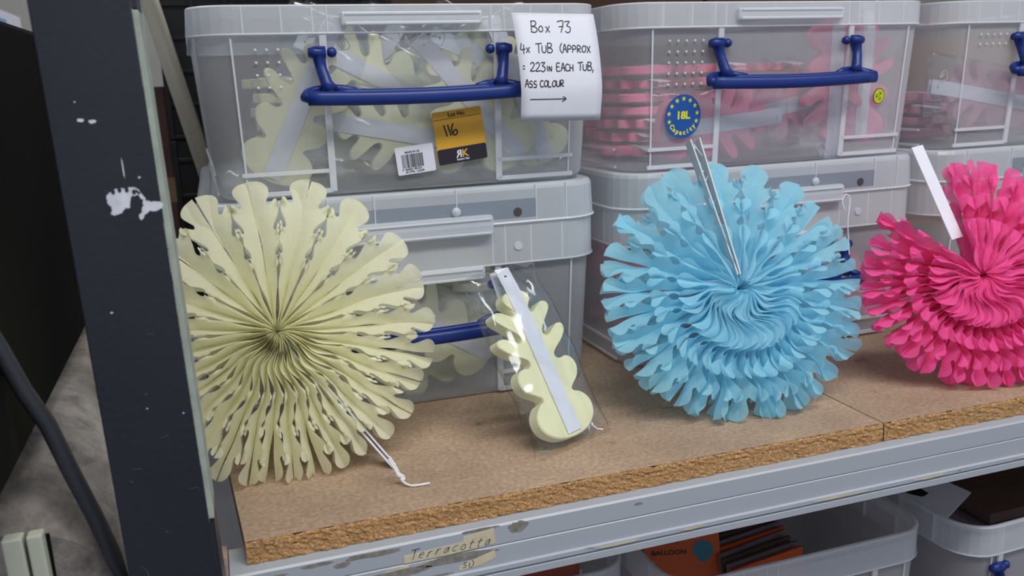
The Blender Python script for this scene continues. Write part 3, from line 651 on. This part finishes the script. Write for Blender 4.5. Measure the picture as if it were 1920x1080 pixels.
def rosette(name, label, c, yaw, lean, roll, R, N, g, wfun, mt, beta, seed, a0=0, span=360, dish=0, wave=.003, sx=1, endlift=0, cone=0, sz=1, rip=1, fk=1, nk=1, split=0, low=1):
    rr = random.Random(seed); t = thing(name, label, 'paper decoration', c)
    t.rotation_euler = (Matrix.Rotation(yaw, 3, 'Z')@Matrix.Rotation(-lean, 3, 'X')).to_euler()   # local -Y faces the viewer
    P, Fc = halftri(g, fk, nk); cl, sl_ = cos(lean), sin(lean)
    ws = []; ang = a0
    raw = []; x = 0
    for i in range(N): raw.append(wfun(RAD(a0+span*(i+.5)/N))*rr.uniform(.9, 1.1))
    # iterate so that weights follow real angles
    for it in range(6):
        tot = sum(raw); acc = 0; new = []
        for i in range(N):
            w_ = raw[i]/tot*span; mid = a0+acc+w_/2; acc += w_; new.append(wfun(RAD(mid)))
        raw = [n_*(1+.13*noise.noise(V((i*.9, seed, 0)))) for i, n_ in enumerate(new)]
    tot = sum(raw); acc = a0
    for i in range(N):
        wd = raw[i]/tot*span; phc = RAD(acc+wd/2); al = RAD(wd/2); acc += wd
        Rp = R*(1+.03*noise.noise(V((i*.7, seed, 5)))+rr.uniform(-.012, .012)); ph = seed+i*.12; b1 = beta[0]+rr.uniform(-beta[1], beta[1]); b2 = beta[0]+rr.uniform(-beta[1], beta[1])
        sk = rr.uniform(-.25, .25); mb = MB(); bow = rr.uniform(.05, .22); twist = rr.uniform(-.3, .3)
        for sg in (1, -1):
            bb = b1 if sg > 0 else b2; ush = rr.uniform(-1, 1)*split; vsh = rr.uniform(-1, 1)*split
            for fb in (1, -1):
                vs = []
                for (r, s) in P:
                    rho = r*Rp; S_ = s*Rp; G = g*Rp; arc = rho*math.tan(al); arc = min(arc, G*.995); hr = sqrt(max(G*G-arc*arc, 0))
                    loose = max(0, (r-.80)/.2)
                    q = min(S_, G)/G; tan_ = arc*q; h = hr*q
                    # paper bows between glue lines
                    bw = bow*G*sin(pi*q)*(.4+.6*r); nx_, nh_ = (hr/G, -arc/G)
                    tan_ += -nx_*bw*.35; h += -nh_*bw*.6
                    if S_ > G:
                        e_ = S_-G; cur = bb+e_/G*.5; tan_ += -sin(cur)*e_; h += cos(cur)*e_
                    # tips open when past the last glue spot
                    h += loose*G*.35*(q*twist)
                    tt = sg*tan_
                    stand = max(0, 1-arc/G)
                    wv = wave*stand*(S_/G)*sin(r*16+ph*.15)*min(1, r*4)*(1-.5*r)*max(0, .1-sin(phc))**.7
                    lo2 = max(0, (r-.55)/.45)**1.6; tt += ush*lo2*R*.11; h += vsh*lo2*R*.10
                    tt += wv+.0012*noise.noise(V((rho*45, i*1.7, S_*40+sg)))*rip; h += .0016*noise.noise(V((rho*38, i*2.3+9, S_*30*sg)))*rip
                    hh = fb*h-dish*r*r*R+cone*sin(phc*2+seed)*r*r*R
                    if endlift:
                        u = i/(N-1); hh += endlift[0]*R*r*math.exp(-u*endlift[2])+endlift[1]*R*r*math.exp(-(1-u)*endlift[2])
                    ax, az = rho*cos(phc)-tt*sin(phc), rho*sin(phc)+tt*cos(phc)
                    if az < 0: az *= low
                    wz = c[2]+az*cl+hh*sl_          # paper stops at the board it stands on
                    if wz < .0012: az += (.0012-wz)/cl
                    vs.append((ax*sx, -hh, az*sz))
                mb.add(vs, Fc)
        mb_o = mb.obj('petal', mt, t, smooth=True)
    return t
def local_strip(t, ang, L, wd, off, m, r0=.004, face=0, name='card_strip', lift=0, fwd=0):
    a = RAD(ang); d = V((cos(a), 0, sin(a))); tn = V((-sin(a), 0, cos(a))); nn = V((0, -1, 0)); f = RAD(face)
    wv_ = nn*cos(f)+tn*sin(f); th = (tn*cos(f)-nn*sin(f))*.0007; q = MB(); s = 8; vs = []
    for i in range(s+1):
        p = d*(r0+(L-r0)*i/s)+tn*off+nn*(lift*(i/s)+fwd*(1-i/s))
        for w_, k in ((-1, -1), (1, -1), (1, 1), (-1, 1)): vs.append(p+wv_*w_*wd/2+th*k)
    q.add(vs, [(i*4+k, i*4+(k+1) % 4, (i+1)*4+(k+1) % 4, (i+1)*4+k) for i in range(s) for k in range(4)]+[(0, 1, 2, 3), (s*4, s*4+1, s*4+2, s*4+3)])
    return q.obj(name, m, t)
# cream
cr = rosette('paper_rosette', 'large cream tissue paper rosette standing beside the navy post', (.0555, -.0790, .1175), RAD(-2), RAD(20), 0, .1340, 26, .150,
  lambda a: 1+.42*sin(a), M['cream'], (1.35, .6), 3, a0=-56, dish=.04, wave=.005, fk=.28, nk=.65, split=.4, low=.95)
for off in (.0016, -.0016): local_strip(cr, -56, .150, .012, off, M['card'], lift=0)
# blue
bl = rosette('paper_rosette', 'large light blue tissue paper rosette standing in the middle of the shelf', (.4790, -.1080, .1130), RAD(-8), RAD(24), 0, .1310, 27, .140,
  lambda a: 1+.34*sin(a), M['sky'], (.95, .6), 9, a0=98, dish=.02, wave=.012, fk=.95, nk=1, rip=1.8, split=.6, low=.96)
for off in (.0022, -.0026): local_strip(bl, 98+off*600, .152, .013, off*.4, M['cardgrey'], r0=.012, fwd=.015, lift=.006)
# pink
pk = rosette('paper_rosette', 'hot pink tissue paper rosette partly open at the right frame edge', (.7500, -.1330, .1020), RAD(-20), RAD(24), 0, .1280, 31, .12,
  lambda a: 1+.15*sin(a), M['pink'], (.6, .5), 12, a0=150, span=308, dish=0, wave=.006, endlift=(.45, -.1, 7), rip=1.8, split=.5, nk=.9, low=.88)
local_strip(pk, 108, .150, .016, 0, M['card'], r0=.045, face=70, lift=.004)

# cords
def cord(name, pts, r, m, parent=None, k=8):
    q = MB(); q.tube(catmull(pts, k), r, 8); return q.obj(name, m, parent, smooth=True)
Ic = cr.matrix_basis.inverted()
def loc(t, p): 
    return Matrix.LocRotScale(t.location, t.rotation_euler, None).inverted()@V(p)
A = [(.1290, -.1545, .0210), (.1330, -.1590, .0130), (.1352, -.1620, .0080), (.1385, -.1655, .0035), (.1430, -.1690, .0014), (.149, -.1702, .0012), (.1585, -.1705, .0012)]
cord('cord', [loc(cr, p) for p in A], .0010, M['string'], cr)
cord('cord', [loc(cr, p) for p in [(.1300, -.1540, .0225), (.1340, -.1585, .0145), (.1360, -.1615, .0090), (.1385, -.1650, .0048)]], .0010, M['string'], cr)
q = MB()
for k in range(4): q.tube([loc(cr, (.1352+k*.0008+.0022*cos(u*pi/6), -.1622-k*.0003+.0012*sin(u*pi/3), .0082-k*.0006+.0022*sin(u*pi/6))) for u in range(13)], .0006, 6)
q.obj('knot', M['string'], cr, smooth=True)
a = RAD(98); top = V((cos(a)*.148, -.003, sin(a)*.148))
cord('cord', [top+V((0, -.004, .0)), top+V((.004, -.006, -.010)), top+V((.010, -.006, -.022)), top+V((.008, -.006, -.034)), top+V((.003, -.006, -.040)), top+V((.0, -.006, -.034)), top+V((.005, -.006, -.028))], .0005, M['string'], bl)
cord('cord', [loc(pk, p) for p in [(.606, -.105, .180), (.603, -.104, .189), (.607, -.103, .196), (.612, -.104, .19), (.609, -.106, .17), (.611, -.106, .15), (.613, -.106, .135)]], .0006, M['string'], pk)

# ---------------------------------------------------------------- left side: black box on fleece, cable, channel
q = MB().box((-.62, -.36, .0945), (-.115, .34, .3725)); tag(q.obj('black_case', M['black'], bevel=.004), 'large matt black case resting on the grey fleece left of the post', 'case')
def fleece_mesh():
    bm = bmesh.new(); bmesh.ops.create_grid(bm, x_segments=1, y_segments=1, size=1); bm.free()
    mb = MB(); nu, nv = 60, 44; vs = []
    for j in range(nv+1):
        v = j/nv; y = -.225+.6*v
        for i in range(nu+1):
            u = i/nu; a = u*pi   # arc from right bottom over the top to left bottom
            X = -.27+.205*(abs(cos(a))**.45)*(1 if cos(a) > 0 else -1); Z = -.11+.198*(sin(a)**.4 if sin(a) > 0 else 0)
            fr = min(1, v*7); Z = -.11+(Z+.11)*(.80+.20*sqrt(fr)); 
            p = V((X*9, y*9, Z*9)); d = noise.noise(p)*.010+noise.noise(p*2.7)*.004
            fold = -.010*math.exp(-((y+.17+.25*(X+.1))/.012)**2)
            Z = min(Z+d+fold, .0925)
            vs.append((min(X+d*.6, -.0615), y+noise.noise(p*1.3+V((5, 5, 5)))*.012, max(Z, -.1132)))
    mb.add(vs, [(j*(nu+1)+i, j*(nu+1)+i+1, (j+1)*(nu+1)+i+1, (j+1)*(nu+1)+i) for j in range(nv) for i in range(nu)])
    mb.add([vs[i] for i in range(nu+1)], [tuple(range(nu+1))]); mb.add([vs[nv*(nu+1)+i] for i in range(nu+1)], [tuple(range(nu+1))])
    return mb
fo = fleece_mesh().obj('fleece_blanket', M['fleece'], smooth=True); tag(fo, 'folded grey fleece blanket under the black case', 'blanket')
q = MB().box((-.6, -.23, -.13), (-.056, .5, -.1135)); tag(q.obj('side_shelf', M['board']), 'brown board of the next bay carrying the grey fleece', 'shelf board')
ch = thing('plastic_channel', 'pale sage plastic channel with a slot in front of the grey fleece', 'channel', (-.122, -.264, -.112))
for x0, x1 in ((0, .0115), (.0135, .0225)):
    q = MB(); q.box((x0, 0, 0), (x1, .010, .170), lambda x, y, z: V((x-.0035*z/.17, y, z))); q.obj('slat', M['slat'], ch, bevel=.0012)
q = MB().box((-.002, .0102, 0), (.021, .012, .165)); q.obj('web', M['black'], ch)
q = MB(); q.tube([(-.131, -.236, .215), (-.122, -.236, .191), (-.1141, -.236, .1694), (-.1054, -.236, .1416), (-.0952, -.236, .1177), (-.0866, -.236, .0847), (-.077, -.236, .0512), (-.0697, -.236, .0209), (-.061, -.236, -.02), (-.052, -.236, -.07)], .0054, 12)
tag(q.obj('black_cable', M['cable'], smooth=True), 'thick dark cable slanting down in front of the grey fleece', 'cable')
q = MB().tube([(-.0560, .56, .52), (.050, .54, .01)], .0125, 18); tag(q.obj('plastic_tube', M['tube'], smooth=True), 'dirty cream plastic tube leaning between the post and the top left tub', 'tube')
def black_crate(x0, x1, y0, y1, z0, z1, label):
    t = thing('black_crate', label, 'crate', (x0, y0, z0)); W, D, H = x1-x0, y1-y0, z1-z0
    MB().box((0, .006, 0), (W, D, H)).obj('crate_shell', M['crate'], t)
    for k in range(5):
        z = H*k/4.6
        MB().box((0, 0, z), (W, .006, z+.006)).obj('rib', M['crate'], t, bevel=.001)
    for k in range(8):
        x = W*k/7.2
        MB().box((x, -.002, 0), (x+.008, .006, H)).obj('upright_rib', M['crate'], t, bevel=.001)
black_crate(-.036, .30, .60, .9, .0, .245, 'black ribbed plastic crate behind the lower left tub')
black_crate(-.036, .30, .60, .9, .247, .465, 'black ribbed plastic crate stacked high behind the top left tub')
def carton(x0, y0, z0, x1, y1, z1, label, m='carton'):
    t = thing('cardboard_carton', label, 'carton', (x0, y0, z0)); W, D, H = x1-x0, y1-y0, z1-z0
    MB().box((0, 0, 0), (W, D, H)).obj('carton_body', M[m], t, bevel=.002)
    MB().box((0, -.0006, H*.5-.02), (W, 0, H*.5+.02)).obj('packing_tape', M['carton'], t); return t
carton(.31, .60, 0, .86, .95, .55, 'brown cardboard carton behind the left and middle tubs')
carton(.87, .60, 0, 1.25, .95, .55, 'brown cardboard carton behind the middle tub')
carton(1.26, .60, 0, 1.72, .95, .42, 'peach coloured carton seen over the top right tub', 'peach')
carton(-.24, .70, -.0, -.040, .98, .325, 'dark brown carton low behind the leaning tube', 'browncard')
# second board the crates and cartons stand on
tag(MB().box((-.25, .535, -.0185), (1.9, 1.05, -.0005)).obj('chipboard_shelf', M['board']), 'chipboard shelf of the back to back bay carrying the cartons', 'shelf board')
# far background top left, and an unseen shelf added above to block light
tag(MB().box((-1.2, 1.6, -1.15), (-.42, 1.9, 0.52)).obj('white_carton', M['paper']), 'blurred white carton far behind the black case', 'carton')
tag(MB().box((-1.25, 1.5, -1.15), (-.40, 1.595, 0.4922)).obj('blue_carton', mat('pale blue card', lin(120, 160, 210), .7)), 'blurred pale blue carton edge far behind the black case', 'carton')
tag(MB().box((-.03, -.21, .70), (1.9, .53, .718)).obj('chipboard_shelf', M['board']), 'unseen chipboard shelf board added above the tubs to shade them', 'shelf board')
# ---------------------------------------------------------------- lower level
tag(MB().box((-.05, -.20, -.43), (1.9, .53, -.412)).obj('chipboard_shelf', M['board']), 'lower chipboard shelf carrying the open crates', 'shelf board')
lb = tub('open_crate', 'open clear crate of orange balloon packs under the beam, middle', (.392, -.152, -.4115), 0, .2515, rimh=.034, W=.312, D=.42, dots=None, hz=.185, clip=False)
la = tub('open_crate', 'open clear crate with a red card edge under the beam, left', (.058, -.100, -.4115), 0, .2515, rimh=.034, W=.318, D=.42, dots=None, hz=.185, clip=False)
lc3 = tub('open_crate', 'open clear crate with brown card contents under the beam, right', (.728, -.178, -.4115), .03, .2515, rimh=.034, W=.39, D=.42, dots=None, hz=.204, clip=False, hs=.155)
ob = thing('balloon_pack', 'orange balloon pack with teal balloon print standing in the middle crate', 'packet', (.405, -.095, -.395))
To = frame((0, 0, 0), (1, -.28, 0), (0, .35, 1))
flat('pack_card', [(0, 0), (.085, 0), (.085, .232), (0, .232)], M['orange'], ob, To, .004)
flat('balloon_print', [(.066+.0115*cos(2*pi*k/24)*(1), .222-.0105+.010*sin(2*pi*k/24)-(.004*max(0, -sin(2*pi*k/24))**6)) for k in range(24)], M['balloon'], ob, To, .0002, .0003)
printed('print', 'PARTY', .0065, M['browncard'], ob, lambda a, b, c=0: To(a, b, c+.0003), .027, .2190, bold=.0001, sx=1.4)
printed('print', 'BALLOON', .0065, M['ink'], ob, lambda a, b, c=0: To(a, b, c+.0003), .028, .2080, bold=.0002, sx=1.3)
rr = random.Random(4)
for k in range(16):
    t = thing('balloon_pack', 'thin cellophane balloon pack filed on edge in the middle crate', 'packet', (.505+rr.uniform(-.002, .002), -.115+k*.0085, -.405), (RAD(-8), 0, RAD(10)+rr.uniform(-.04, .04)), 'balloon packs filed in the middle crate')
    MB().box((0, 0, 0), (.10, .0035, .205+k*.0016)).obj('pack_card', M[('orange', 'greycard', 'browncard', 'greycard')[k % 4]], t)
for k in range(10):
    t = thing('balloon_pack', 'thin orange balloon pack filed behind the teal balloon one', 'packet', (.412+rr.uniform(-.003, .003), -.062+k*.010, -.402), (RAD(-14), 0, RAD(-12)+rr.uniform(-.04, .04)), 'balloon packs filed at the back of the middle crate')
    MB().box((0, 0, 0), (.088, .0035, .212)).obj('pack_card', M[('greycard', 'orange', 'browncard')[k % 3]], t)
t = thing('red_folder', 'brick red card edge showing in the left crate', 'folder', (.085, -.070, -.40)); MB().box((0, 0, 0), (.245, .004, .245)).obj('card', M['redcard'], t)
MB().box((0, .005, 0), (.25, .012, .225)).obj('inner_sheets', M['paper'], t)
t = thing('brown_board', 'brown streaked card lying on top in the right crate', 'card', (.80, -.135, -.185)); MB().box((0, 0, 0), (.28, .30, .012)).obj('card', M['browncard'], t)
t = thing('photo_card', 'white photo card with dark print in the right crate', 'card', (.757, -.118, -.176), (RAD(10), RAD(-6), RAD(24)))
Tq = lambda a, b, c=0: V((a, b, c)); flat('card', [(0, 0), (.065, 0), (.065, .09), (0, .09)], M['paper'], t, Tq, .002)
blob(.020, .050, .011, .017, 'dark_print', M['ink'], t, lambda a, b, c=0: V((a, b, .0003+c))); blob(.042, .062, .004, .008, 'dark_print', M['ink'], t, lambda a, b, c=0: V((a, b, .0003+c)))
t = thing('filler_card', 'grey card pile under the brown card in the right crate', 'card', (.79, -.14, -.405)); MB().box((0, 0, 0), (.29, .32, .216)).obj('card_pile', M['greycard'], t)
